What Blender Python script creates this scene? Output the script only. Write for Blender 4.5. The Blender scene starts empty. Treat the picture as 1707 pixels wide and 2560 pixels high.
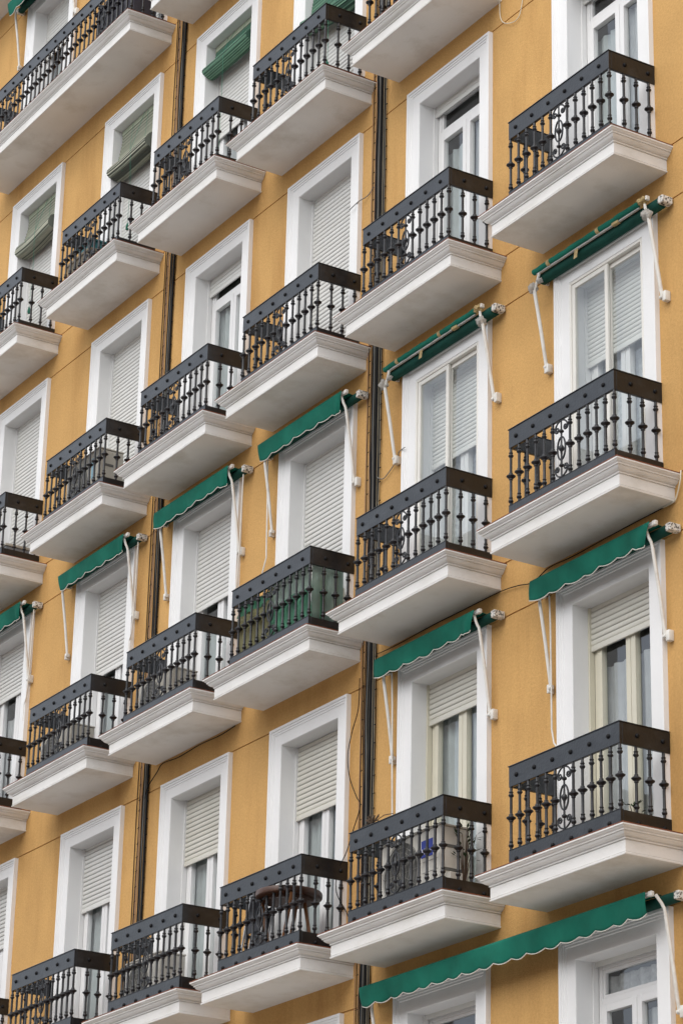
import bpy, bmesh, math, random
from mathutils import Vector
random.seed(7)
R = math.radians
S = bpy.context.scene
COL = S.collection
G0 = 13.7                      # street level lies this far under the row datum

# ------------------------------------------------------------------ camera
cd = bpy.data.cameras.new('camera'); cam = bpy.data.objects.new('camera', cd); COL.objects.link(cam)
cam.location = (16.10195, -13.49536, -12.10380 + G0)
cam.rotation_euler = (1.96246920, -0.02239313, 1.01410927)
cd.sensor_fit = 'VERTICAL'; cd.sensor_height = 36.0; cd.lens = 7027.9607 / 2560 * 36.0
cd.clip_start = 0.1; cd.clip_end = 2000
S.camera = cam
# ------------------------------------------------------------------ light
SUN_EL, SUN_AZ = R(50), R(160)         # azimuth clockwise from +Y
W = bpy.data.worlds.new('World'); S.world = W; W.use_nodes = True
nt = W.node_tree; nt.nodes.clear()
sky = nt.nodes.new('ShaderNodeTexSky'); sky.sky_type = 'NISHITA'; sky.sun_disc = False
sky.sun_elevation = SUN_EL; sky.sun_rotation = SUN_AZ; sky.dust_density = 4.0; sky.air_density = 1.0
hs = nt.nodes.new('ShaderNodeHueSaturation'); hs.inputs['Saturation'].default_value = 0.62
bg = nt.nodes.new('ShaderNodeBackground'); bg.inputs['Strength'].default_value = 0.15
out = nt.nodes.new('ShaderNodeOutputWorld')
# overcast: a pale cloud sheet of uneven brightness over most of the clear sky
wtc = nt.nodes.new('ShaderNodeTexCoord'); wn = nt.nodes.new('ShaderNodeTexNoise'); wn.inputs['Scale'].default_value = 2.6; wn.inputs['Detail'].default_value = 6
wr = nt.nodes.new('ShaderNodeValToRGB'); wr.color_ramp.elements[0].position = .3; wr.color_ramp.elements[1].position = .7
wr.color_ramp.elements[0].color = (.60, .64, .70, 1); wr.color_ramp.elements[1].color = (.86, .90, .95, 1)
wm = nt.nodes.new('ShaderNodeVectorMath'); wm.operation = 'SCALE'; wm.inputs['Scale'].default_value = 6.3
wx = nt.nodes.new('ShaderNodeMix'); wx.data_type = 'RGBA'; wx.inputs[0].default_value = .62
nt.links.new(wtc.outputs['Generated'], wn.inputs['Vector']); nt.links.new(wn.outputs['Fac'], wr.inputs[0]); nt.links.new(wr.outputs[0], wm.inputs[0])
nt.links.new(sky.outputs[0], hs.inputs['Color']); nt.links.new(hs.outputs[0], wx.inputs[6]); nt.links.new(wm.outputs[0], wx.inputs[7]); nt.links.new(wx.outputs[2], bg.inputs[0]); nt.links.new(bg.outputs[0], out.inputs[0])
sl = bpy.data.lights.new('sun', 'SUN'); sl.energy = 0.8; sl.angle = R(70); sl.color = (1, .99, .97)
so = bpy.data.objects.new('sun', sl); COL.objects.link(so)
d = Vector((math.sin(SUN_AZ) * math.cos(SUN_EL), math.cos(SUN_AZ) * math.cos(SUN_EL), math.sin(SUN_EL)))
so.rotation_euler = d.to_track_quat('Z', 'Y').to_euler(); so.location = (0, -30, 60)
S.view_settings.view_transform = 'Standard'; S.view_settings.look = 'None'
S.view_settings.exposure = 0.78; S.view_settings.gamma = 1.0
S.cycles.max_bounces = 8; S.cycles.transparent_max_bounces = 12

# ------------------------------------------------------------------ materials
def lk(nt, a, b): nt.links.new(a, b)
def mat(name, col, rough=.6, spec=.4, var=.06, vscale=4.0, stain=None, stain_amt=.0, stain_scale=(1, 1, 1), bump=0, bscale=80, metal=0):
    m = bpy.data.materials.new(name); m.use_nodes = True; t = m.node_tree
    p = t.nodes['Principled BSDF']
    p.inputs['Roughness'].default_value = rough; p.inputs['Specular IOR Level'].default_value = spec; p.inputs['Metallic'].default_value = metal
    tc = t.nodes.new('ShaderNodeTexCoord'); oi = t.nodes.new('ShaderNodeObjectInfo')
    add = t.nodes.new('ShaderNodeVectorMath'); add.operation = 'ADD'
    mul = t.nodes.new('ShaderNodeMath'); mul.operation = 'MULTIPLY'; mul.inputs[1].default_value = 57.0
    lk(t, oi.outputs['Random'], mul.inputs[0]); lk(t, tc.outputs['Object'], add.inputs[0]); lk(t, mul.outputs[0], add.inputs[1])
    n = t.nodes.new('ShaderNodeTexNoise'); n.inputs['Scale'].default_value = vscale; n.inputs['Detail'].default_value = 5
    lk(t, add.outputs[0], n.inputs['Vector'])
    r = t.nodes.new('ShaderNodeValToRGB')
    r.color_ramp.elements[0].position = .3; r.color_ramp.elements[1].position = .7
    r.color_ramp.elements[0].color = tuple(c * (1 - var) for c in col) + (1,)
    r.color_ramp.elements[1].color = tuple(min(1, c * (1 + var)) for c in col) + (1,)
    lk(t, n.outputs['Fac'], r.inputs[0]); c = r.outputs[0]
    if stain:
        mp = t.nodes.new('ShaderNodeMapping'); mp.inputs['Scale'].default_value = stain_scale
        lk(t, add.outputs[0], mp.inputs[0])
        n2 = t.nodes.new('ShaderNodeTexNoise'); n2.inputs['Scale'].default_value = 1.0; n2.inputs['Detail'].default_value = 7; n2.inputs['Roughness'].default_value = .62
        lk(t, mp.outputs[0], n2.inputs['Vector'])
        r2 = t.nodes.new('ShaderNodeValToRGB'); r2.color_ramp.elements[0].position = .5; r2.color_ramp.elements[1].position = .78
        r2.color_ramp.elements[0].color = (0, 0, 0, 1); r2.color_ramp.elements[1].color = (stain_amt,) * 3 + (1,)
        lk(t, n2.outputs['Fac'], r2.inputs[0])
        mx = t.nodes.new('ShaderNodeMix'); mx.data_type = 'RGBA'
        lk(t, r2.outputs[0], mx.inputs[0]); lk(t, c, mx.inputs[6]); mx.inputs[7].default_value = tuple(stain) + (1,)
        c = mx.outputs[2]
    lk(t, c, p.inputs['Base Color'])
    if bump:
        n3 = t.nodes.new('ShaderNodeTexNoise'); n3.inputs['Scale'].default_value = bscale; n3.inputs['Detail'].default_value = 3
        lk(t, tc.outputs['Object'], n3.inputs['Vector'])
        b = t.nodes.new('ShaderNodeBump'); b.inputs['Strength'].default_value = bump; b.inputs['Distance'].default_value = .01
        lk(t, n3.outputs['Fac'], b.inputs['Height']); lk(t, b.outputs[0], p.inputs['Normal'])
    return m

def stucco():
    m = mat('ochre_stucco', (.588, .350, .130), .9, .15, .08, 1.3, (.36, .185, .058), .6, (2.2, 2.2, .35), .45, 95)
    t = m.node_tree; p = t.nodes['Principled BSDF']
    src = p.inputs['Base Color'].links[0].from_socket
    tc = t.nodes.new('ShaderNodeTexCoord')
    n = t.nodes.new('ShaderNodeTexNoise'); n.inputs['Scale'].default_value = 42; n.inputs['Detail'].default_value = 4; n.inputs['Roughness'].default_value = .7
    lk(t, tc.outputs['Object'], n.inputs['Vector'])
    r = t.nodes.new('ShaderNodeValToRGB'); r.color_ramp.elements[0].position = .3; r.color_ramp.elements[1].position = .7
    r.color_ramp.elements[0].color = (.86, .85, .82, 1); r.color_ramp.elements[1].color = (1.08, 1.08, 1.1, 1)
    lk(t, n.outputs['Fac'], r.inputs[0])
    mx = t.nodes.new('ShaderNodeMix'); mx.data_type = 'RGBA'; mx.blend_type = 'MULTIPLY'; mx.inputs[0].default_value = 1
    lk(t, src, mx.inputs[6]); lk(t, r.outputs[0], mx.inputs[7])
    # sparse rubbed pale marks
    mp = t.nodes.new('ShaderNodeMapping'); mp.inputs['Scale'].default_value = (5, 5, 1.1); lk(t, tc.outputs['Object'], mp.inputs[0])
    n2 = t.nodes.new('ShaderNodeTexNoise'); n2.inputs['Scale'].default_value = 1.6; n2.inputs['Detail'].default_value = 6; lk(t, mp.outputs[0], n2.inputs['Vector'])
    r2 = t.nodes.new('ShaderNodeValToRGB'); r2.color_ramp.elements[0].position = .68; r2.color_ramp.elements[1].position = .82
    r2.color_ramp.elements[0].color = (0, 0, 0, 1); r2.color_ramp.elements[1].color = (.3, .3, .3, 1); lk(t, n2.outputs['Fac'], r2.inputs[0])
    m2 = t.nodes.new('ShaderNodeMix'); m2.data_type = 'RGBA'; lk(t, r2.outputs[0], m2.inputs[0]); lk(t, mx.outputs[2], m2.inputs[6]); m2.inputs[7].default_value = (.62, .40, .17, 1)
    lk(t, m2.outputs[2], p.inputs['Base Color'])
    return m

def glass(name, tint=(.9, .95, .93), refl=1.0):
    m = bpy.data.materials.new(name); m.use_nodes = True; t = m.node_tree; t.nodes.clear()
    o = t.nodes.new('ShaderNodeOutputMaterial'); mx = t.nodes.new('ShaderNodeMixShader')
    tr = t.nodes.new('ShaderNodeBsdfTransparent'); tr.inputs[0].default_value = tint + (1,)
    gl = t.nodes.new('ShaderNodeBsdfGlossy'); gl.inputs['Roughness'].default_value = .015; gl.inputs[0].default_value = (.95, .97, 1, 1)
    ge = t.nodes.new('ShaderNodeNewGeometry'); dt = t.nodes.new('ShaderNodeVectorMath'); dt.operation = 'DOT_PRODUCT'
    lk(t, ge.outputs['Normal'], dt.inputs[0]); lk(t, ge.outputs['Incoming'], dt.inputs[1])
    def ma(op, a, b_=None):
        q = t.nodes.new('ShaderNodeMath'); q.operation = op
        for i_, v_ in enumerate((a, b_)):
            if v_ is None: continue
            if isinstance(v_, (int, float)): q.inputs[i_].default_value = v_
            else: lk(t, v_, q.inputs[i_])
        return q.outputs[0]
    F0 = .11                                       # two panes of glass
    fres = ma('ADD', ma('MULTIPLY', ma('POWER', ma('SUBTRACT', 1.0, ma('ABSOLUTE', dt.outputs['Value'])), 5.0), 1 - F0), F0)
    n = t.nodes.new('ShaderNodeTexNoise'); n.inputs['Scale'].default_value = 2.2
    b = t.nodes.new('ShaderNodeBump'); b.inputs['Strength'].default_value = .06; b.inputs['Distance'].default_value = .02
    lk(t, n.outputs['Fac'], b.inputs['Height']); lk(t, b.outputs[0], gl.inputs['Normal'])
    lk(t, fres, mx.inputs[0]); lk(t, tr.outputs[0], mx.inputs[1]); lk(t, gl.outputs[0], mx.inputs[2]); lk(t, mx.outputs[0], o.inputs[0])
    return m

def thin_cloth(name, col, trans=.35, clear=0.0, rough=.8, var=.08, vscale=6):
    m = mat(name, col, rough, .2, var, vscale)
    t = m.node_tree; p = t.nodes['Principled BSDF']; o = t.nodes['Material Output']
    src = p.inputs['Base Color'].links[0].from_socket
    tl = t.nodes.new('ShaderNodeBsdfTranslucent'); lk(t, src, tl.inputs[0])
    mx = t.nodes.new('ShaderNodeMixShader'); mx.inputs[0].default_value = trans
    lk(t, p.outputs[0], mx.inputs[1]); lk(t, tl.outputs[0], mx.inputs[2]); last = mx.outputs[0]
    if clear:
        tr = t.nodes.new('ShaderNodeBsdfTransparent'); m2 = t.nodes.new('ShaderNodeMixShader'); m2.inputs[0].default_value = clear
        lk(t, last, m2.inputs[1]); lk(t, tr.outputs[0], m2.inputs[2]); last = m2.outputs[0]
    lk(t, last, o.inputs[0]); return m

def striped(name, cols, freq, axis='Z', rough=.7):
    """strips of wood / plastic, colour per strip"""
    m = bpy.data.materials.new(name); m.use_nodes = True; t = m.node_tree; p = t.nodes['Principled BSDF']
    p.inputs['Roughness'].default_value = rough
    tc = t.nodes.new('ShaderNodeTexCoord'); mp = t.nodes.new('ShaderNodeMapping'); mp.inputs['Scale'].default_value = (.15, freq, freq)
    lk(t, tc.outputs['Object'], mp.inputs[0])
    n = t.nodes.new('ShaderNodeTexNoise'); n.inputs['Scale'].default_value = 1; n.inputs['Detail'].default_value = 2; lk(t, mp.outputs[0], n.inputs['Vector'])
    r = t.nodes.new('ShaderNodeValToRGB'); r.color_ramp.interpolation = 'LINEAR'
    while len(r.color_ramp.elements) < len(cols): r.color_ramp.elements.new(.5)
    for i, c in enumerate(cols):
        r.color_ramp.elements[i].position = .3 + .4 * i / (len(cols) - 1); r.color_ramp.elements[i].color = c + (1,)
    lk(t, n.outputs['Fac'], r.inputs[0]); lk(t, r.outputs[0], p.inputs['Base Color']); return m

def speckled(name):
    m = bpy.data.materials.new(name); m.use_nodes = True; t = m.node_tree; p = t.nodes['Principled BSDF']; p.inputs['Roughness'].default_value = .6
    tc = t.nodes.new('ShaderNodeTexCoord'); v = t.nodes.new('ShaderNodeTexNoise'); v.inputs['Scale'].default_value = 48; v.inputs['Detail'].default_value = 2
    lk(t, tc.outputs['Object'], v.inputs['Vector'])
    r = t.nodes.new('ShaderNodeValToRGB'); r.color_ramp.elements[0].position = .40; r.color_ramp.elements[1].position = .47
    r.color_ramp.elements[0].color = (.06, .055, .05, 1); r.color_ramp.elements[1].color = (.68, .66, .61, 1)
    lk(t, v.outputs['Fac'], r.inputs[0]); lk(t, r.outputs[0], p.inputs['Base Color']); return m

M = {}
M['stucco'] = stucco()
M['trim'] = mat('white_paint', (.80, .80, .79), .55, .3, .025, 2.5, (.66, .65, .61), .22, (3, 3, .8), .12, 60)
M['slab'] = mat('white_slab_paint', (.80, .79, .765), .7, .25, .04, 2.0, (.50, .47, .39), .5, (1.3, 2.2, 5), .15, 50)
M['soffit'] = mat('soffit_paint', (.82, .81, .775), .8, .2, .06, 1.6, (.50, .45, .36), .6, (2, 2, 2), .15, 40)
M['tile'] = mat('terracotta_tile', (.21, .070, .035), .75, .25, .25, 9, (.16, .10, .07), .6, (6, 6, 6))
M['iron'] = mat('wrought_iron', (.012, .0125, .015), .42, .45, .25, 7, (.045, .042, .038), .45, (5, 5, 5), .25, 60)
M['rivet'] = mat('rivet_iron', (.006, .006, .007), .6, .2)
M['iron_band'] = mat('painted_iron_band', (.0052, .0072, .0108), .30, .55, .25, 6, (.042, .047, .053), .55, (4, 4, 7), .2, 45)
M['slat_white'] = mat('shutter_plastic_white', (.70, .70, .665), .5, .35, .03, 3, (.55, .53, .47), .3, (1.2, 1, 6))
M['slat_cream'] = mat('shutter_plastic_cream', (.68, .665, .59), .5, .35, .03, 3, (.45, .42, .33), .35, (1.2, 1, 6))
M['frame_white'] = mat('frame_white', (.78, .78, .77), .4, .4, .02)
M['frame_cream'] = mat('frame_cream', (.66, .63, .51), .4, .4, .03)
M['frame_ivory'] = mat('frame_ivory', (.74, .72, .66), .4, .4, .03)
M['glass'] = glass('window_glass', (.96, .98, .97))
M['curtain'] = thin_cloth('sheer_curtain', (.72, .75, .76), .4, .12)
M['curtain_grey'] = thin_cloth('grey_curtain', (.55, .60, .60), .3, 0)
M['lace'] = thin_cloth('lace_curtain', (.78, .79, .79), .4, .05, var=.22, vscale=22)
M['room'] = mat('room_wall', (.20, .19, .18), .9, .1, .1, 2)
M['awning'] = thin_cloth('green_canvas', (.012, .172, .117), .12, 0, .75, .26, 3.2)
M['awning_dark'] = mat('green_canvas_roll', (.008, .060, .045), .8, .2, .2, 8)
M['piping'] = mat('white_piping', (.72, .70, .64), .7)
M['arm'] = mat('white_enamel', (.72, .70, .645), .4, .45, .05, 6, (.38, .30, .22), .5, (8, 8, 8))
M['cap'] = speckled('pitted_end_cap')
M['alu'] = mat('aluminium', (.45, .44, .42), .4, .5, .1, 8)
M['tape'] = mat('tan_tape', (.46, .34, .16), .6, .3, .2, 20)
M['bag'] = thin_cloth('plastic_bag', (.62, .60, .56), .4, .25, .3, .25, 25)
M['cable'] = mat('black_cable', (.011, .011, .012), .8, .12, .3, 5)
M['cable_grey'] = mat('grey_cable', (.17, .17, .16), .7, .2)
M['cable_tan'] = mat('copper_tan_cable', (.36, .22, .13), .6, .3, .15, 4)
M['cable_cream'] = mat('cream_cable', (.66, .62, .50), .6)
M['cable_old'] = mat('old_grey_cable', (.055, .054, .048), .8, .15, .4, 4)
M['cable_dull'] = mat('dull_tan_cable', (.25, .22, .16), .7, .2, .3, 3)
M['blind_grey_dark'] = mat('wood_slat_and_gap_dark', (.085, .092, .072), .8); M['blind_grey_light'] = mat('wood_slat_light', (.36, .36, .28), .8, var=.2)  # dark tone: stripes of the roll, and shade painted between hanging slats
M['blind_green_dark'] = mat('green_slat_and_gap_dark', (.02, .065, .04), .7); M['blind_green_light'] = mat('green_slat_light', (.17, .34, .22), .6, var=.2)  # same for the green blinds: roll stripes plus painted gap shade
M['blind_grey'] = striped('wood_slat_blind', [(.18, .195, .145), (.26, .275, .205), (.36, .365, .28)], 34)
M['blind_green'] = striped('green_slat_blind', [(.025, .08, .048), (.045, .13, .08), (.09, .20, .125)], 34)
M['head_rail'] = mat('pale_green_board', (.36, .40, .30), .8, .2, .1, 10)
M['cord_green'] = mat('green_cord', (.03, .20, .13), .7)
M['gap'] = mat('dark_gap', (.03, .03, .028), .9, .1)
M['slit_pale'] = mat('pale_shutter_slit', (.36, .36, .34), .9, .1)
M['slit'] = mat('shutter_slit', (.16, .16, .145), .9, .1)
M['ac'] = mat('beige_enamel', (.50, .47, .40), .45, .4, .04, 4, (.33, .29, .22), .4, (4, 4, 4))
M['ac_white'] = mat('pale_enamel', (.62, .60, .54), .45, .4, .04, 4, (.4, .36, .3), .4, (4, 4, 4))
M['grille'] = mat('grille_dark', (.13, .13, .12), .6, .3, .2, 10)
M['grille_bar'] = mat('grille_bar', (.36, .35, .32), .5)
M['blue'] = mat('blue_badge', (.035, .055, .30), .5)
M['paleblue'] = mat('pale_blue_sticker', (.30, .50, .60), .5)
M['badge_white'] = mat('badge_letters', (.8, .8, .82), .5)
M['wood'] = mat('varnished_wood', (.060, .022, .009), .4, .5, .35, 8)
M['wood_leg'] = mat('tan_wood', (.20, .085, .030), .45, .4, .25, 8)
M['dark'] = mat('dark_plastic', (.022, .022, .026), .5, .4, .2, 6)
M['chest'] = mat('slate_cabinet', (.045, .043, .055), .55, .4, .15, 5)
M['greybox'] = mat('grey_plastic', (.20, .21, .22), .5, .4, .05, 5)
M['purple'] = mat('purple_plastic', (.035, .025, .16), .35, .5, .1, 5)
M['teal'] = mat('teal_plastic', (.02, .16, .18), .4, .5, .1, 5)
M['planter'] = mat('tan_planter', (.27, .23, .17), .8, .2, .15, 6)
M['tarp'] = thin_cloth('green_sheeting', (.12, .34, .215), .45, .10, .35, .28, 7)
M['tarp_pale'] = thin_cloth('pale_green_sheeting', (.36, .47, .40), .45, .22, .3, .15, 5)
M['olive'] = thin_cloth('olive_sheeting', (.30, .29, .15), .4, .12, .4, .15, 6)
M['leaf'] = mat('leaf', (.035, .065, .025), .6, .3, .4, 30)
M['twig'] = mat('dry_twig', (.10, .065, .04), .8)
M['pot'] = mat('dark_pot', (.03, .05, .045), .5)
M['ground'] = mat('street_paving', (.34, .338, .33), .85, .2, .1, .4)
M['roof'] = mat('roof_membrane', (.3, .25, .2), .9)
M['silver'] = mat('brushed_metal', (.5, .5, .5), .35, .5, .05, 5, metal=.7)

# ------------------------------------------------------------------ mesh helpers
class MB:
    def __init__(s): s.v = []; s.f = []; s.mi = []; s.m = 0
    def add(s, vs, fs):
        o = len(s.v); s.v += [tuple(x) for x in vs]
        for f in fs: s.f.append(tuple(i + o for i in f)); s.mi.append(s.m)
    def box(s, x0, x1, y0, y1, z0, z1, bev=0):
        if bev <= 0:
            s.add([(x0, y0, z0), (x1, y0, z0), (x1, y1, z0), (x0, y1, z0), (x0, y0, z1), (x1, y0, z1), (x1, y1, z1), (x0, y1, z1)],
                  [(0, 3, 2, 1), (4, 5, 6, 7), (0, 1, 5, 4), (1, 2, 6, 5), (2, 3, 7, 6), (3, 0, 4, 7)])
        else:
            bm = bmesh.new(); bmesh.ops.create_cube(bm, size=1)
            for v in bm.verts: v.co = ((x0 + x1) / 2 + v.co.x * (x1 - x0), (y0 + y1) / 2 + v.co.y * (y1 - y0), (z0 + z1) / 2 + v.co.z * (z1 - z0))
            bmesh.ops.bevel(bm, geom=list(bm.edges), offset=bev, segments=2, affect='EDGES', profile=.5)
            bm.verts.index_update(); s.add([v.co[:] for v in bm.verts], [[v.index for v in f.verts] for f in bm.faces]); bm.free()
        return s
    def tube(s, pts, r, seg=8, caps=True):
        pts = [Vector(p) for p in pts]; n = len(pts)
        rs = r if isinstance(r, (list, tuple)) else [r] * n
        t0 = (pts[1] - pts[0]).normalized(); up = Vector((0, 0, 1)) if abs(t0.z) < .9 else Vector((1, 0, 0))
        nrm = (up - t0 * up.dot(t0)).normalized(); vs = []
        for i, p in enumerate(pts):
            t = (pts[min(i + 1, n - 1)] - pts[max(i - 1, 0)]).normalized()
            nrm = (nrm - t * nrm.dot(t)).normalized(); b = t.cross(nrm)
            for k in range(seg):
                a = 2 * math.pi * k / seg; vs.append(p + (nrm * math.cos(a) + b * math.sin(a)) * rs[i])
        fs = [(i * seg + k, i * seg + (k + 1) % seg, (i + 1) * seg + (k + 1) % seg, (i + 1) * seg + k) for i in range(n - 1) for k in range(seg)]
        if caps: fs += [tuple(range(seg))[::-1], tuple((n - 1) * seg + k for k in range(seg))]
        s.add(vs, fs); return s
    def lathe(s, prof, cx=0, cy=0, seg=10):
        n = len(prof); vs = [(cx + r * math.cos(2 * math.pi * k / seg), cy + r * math.sin(2 * math.pi * k / seg), z) for z, r in prof for k in range(seg)]
        fs = [(i * seg + k, i * seg + (k + 1) % seg, (i + 1) * seg + (k + 1) % seg, (i + 1) * seg + k) for i in range(n - 1) for k in range(seg)]
        fs += [tuple(range(seg))[::-1], tuple((n - 1) * seg + k for k in range(seg))]
        s.add(vs, fs); return s
    def grid(s, fn, nu, nv):
        vs = [fn(i / nu, j / nv) for j in range(nv + 1) for i in range(nu + 1)]
        fs = [(j * (nu + 1) + i, j * (nu + 1) + i + 1, (j + 1) * (nu + 1) + i + 1, (j + 1) * (nu + 1) + i) for j in range(nv) for i in range(nu)]
        s.add(vs, fs); return s
    def build(s, name, m, parent=None, smooth=False, solid=0):
        me = bpy.data.meshes.new(name); me.from_pydata(s.v, [], s.f)
        for x in (m if isinstance(m, (list, tuple)) else [m]): me.materials.append(M[x])
        me.polygons.foreach_set('material_index', s.mi)
        bm = bmesh.new(); bm.from_mesh(me); bmesh.ops.recalc_face_normals(bm, faces=bm.faces)
        if solid: bmesh.ops.solidify(bm, geom=list(bm.faces), thickness=solid)
        bm.to_mesh(me); bm.free()
        if smooth:
            me.polygons.foreach_set('use_smooth', [True] * len(me.polygons))
            if smooth != 'all': me.set_sharp_from_angle(angle=R(38))
        o = bpy.data.objects.new(name, me); COL.objects.link(o)
        if parent: o.parent = parent
        return o
def tag(o, label=None, cat=None, group=None, kind=None):
    if label: o['label'] = label
    if cat: o['category'] = cat
    if group: o['group'] = group
    if kind: o['kind'] = kind
    return o
def empty(name, loc, label=None, cat=None, group=None):
    o = bpy.data.objects.new(name, None); COL.objects.link(o); o.location = loc; o.empty_display_size = .2
    return tag(o, label, cat, group)
def copy_tree(o, parent=None):
    c = o.copy(); COL.objects.link(c)
    if parent: c.parent = parent
    for ch in list(o.children): copy_tree(ch, c)
    return c

# ------------------------------------------------------------------ layout (metres)
XR = {'A': -0.8995, 'B': -3.4080, 'C': -5.7746, 'D': -8.0588, 'E': -10.4269, 'F': -13.0860}   # right edge of each window surround
WW = 1.4646; HW = WW / 2
ZB = {-2: 9.36 + G0, -1: 6.2208 + G0, 0: 3.0798 + G0, 1: G0, 2: -3.1 + G0, 3: -6.1902 + G0, 4: -9.29 + G0}  # underside of the slabs per storey
CX = {c: x - HW for c, x in XR.items()}
ZT = 2.80                       # top of a window surround above its slab underside
def org(c, r): return (CX[c], 0, ZB[r])

# ------------------------------------------------------------------ ground
g = MB(); g.add([(-400, -400, 0), (400, -400, 0), (400, 400, 0), (-400, 400, 0)], [(0, 1, 2, 3)])
tag(g.build('ground', 'ground'), kind='structure')

# ------------------------------------------------------------------ building wall
bld = empty('apartment_building', (-8, 0, 0), 'ochre stuccoed apartment building with white window surrounds in long rows', 'building')
def wall():
    X0, X1, Z0, Z1 = -26.0, 5.0, 0.0, 27.0
    cols = dict(CX); cols['G'] = CX['F'] - 2.6; cols['Z'] = CX['A'] + 2.6
    ho = HW - .10
    xs = sorted([X0, X1] + [c + s * ho for c in cols.values() for s in (-1, 1)])
    zs = [Z0, Z1]; holes = []; grooves = []
    for r, z in ZB.items():
        holes.append((z + .235, z + ZT - .10)); zs += [z + .235, z + ZT - .10]
        if z + ZT + .02 < Z1: grooves.append((z + ZT + .006, z + ZT + .020)); zs += list(grooves[-1])
        grooves.append((z + .2351, z + .2491)); zs += [z + .2491]
        grooves[-1] = (z + .235, z + .2491)
    zs = sorted(zs); m = MB()
    def inh(xm): return any(abs(xm - c) < ho for c in cols.values())
    for j in range(len(zs) - 1):
        a, b = zs[j], zs[j + 1]; zm = (a + b) / 2
        if b - a < 1e-6: continue
        gr = any(p < zm < q for p, q in grooves); hz = any(p < zm < q for p, q in holes)
        for i in range(len(xs) - 1):
            xa, xb = xs[i], xs[i + 1]; xm = (xa + xb) / 2
            if hz and inh(xm): continue
            y = .012 if gr else 0
            m.add([(xa, y, a), (xb, y, a), (xb, y, b), (xa, y, b)], [(0, 1, 2, 3)])
            if gr:
                m.add([(xa, 0, a), (xb, 0, a), (xb, y, a), (xa, y, a)], [(0, 1, 2, 3)])
                m.add([(xa, 0, b), (xb, 0, b), (xb, y, b), (xa, y, b)], [(3, 2, 1, 0)])
    # sides, back and roof of the block
    m.add([(X0, 0, Z0), (X0, 12, Z0), (X0, 12, Z1), (X0, 0, Z1)], [(0, 3, 2, 1)])
    m.add([(X1, 0, Z0), (X1, 12, Z0), (X1, 12, Z1), (X1, 0, Z1)], [(0, 1, 2, 3)])
    m.add([(X0, 12, Z0), (X1, 12, Z0), (X1, 12, Z1), (X0, 12, Z1)], [(0, 3, 2, 1)])
    m.add([(X0, 0, Z1), (X1, 0, Z1), (X1, 12, Z1), (X0, 12, Z1)], [(0, 1, 2, 3)])
    o = m.build('wall', 'stucco', bld); o.location = (8, 0, 0)
    for p in o.data.polygons: pass
    return o
wall()

# ------------------------------------------------------------------ other side of the street (behind the camera, mirrored in the panes)
def opposite():
    m = bpy.data.materials.new('brick'); m.use_nodes = True; t = m.node_tree; p = t.nodes['Principled BSDF']; p.inputs['Roughness'].default_value = .9
    tc = t.nodes.new('ShaderNodeTexCoord'); mp = t.nodes.new('ShaderNodeMapping'); mp.inputs['Rotation'].default_value = (R(90), 0, 0)
    br = t.nodes.new('ShaderNodeTexBrick'); br.inputs['Scale'].default_value = 4; br.inputs['Color1'].default_value = (.33, .17, .10, 1); br.inputs['Color2'].default_value = (.27, .13, .08, 1); br.inputs['Mortar'].default_value = (.4, .36, .3, 1)
    lk(t, tc.outputs['Object'], mp.inputs[0]); lk(t, mp.outputs[0], br.inputs['Vector']); lk(t, br.outputs['Color'], p.inputs['Base Color']); M['brick'] = m
    r = empty('brick_building', (0, -27, 0), 'red brick apartment block on the other side of the street', 'building')
    b = MB(); b.box(-55, 55, -10, 0, 0, 15); b.build('wall', 'brick', r)
    b = MB(); b.box(-55.3, 55.3, -10.3, .3, 15.001, 15.4); b.build('roof', 'roof', r)
    w0 = None
    for k in range(4):
        for i in range(22):
            if w0 is None:
                b = MB(); ring(b, -.75, .75, .002, .07, 0, 1.7, .09); w = b.build('window', 'frame_white', r); w0 = w
                b = MB(); b.box(-.66, .66, .003, .012, .09, 1.61); g_ = b.build('pane', 'dark', w)
            else:
                w = bpy.data.objects.new('window', w0.data); COL.objects.link(w); w.parent = r
                q = bpy.data.objects.new('pane', w0.children[0].data); COL.objects.link(q); q.parent = w
            w.location = (-50 + i * 4.7, 0, 2.2 + k * 3.2)
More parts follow.
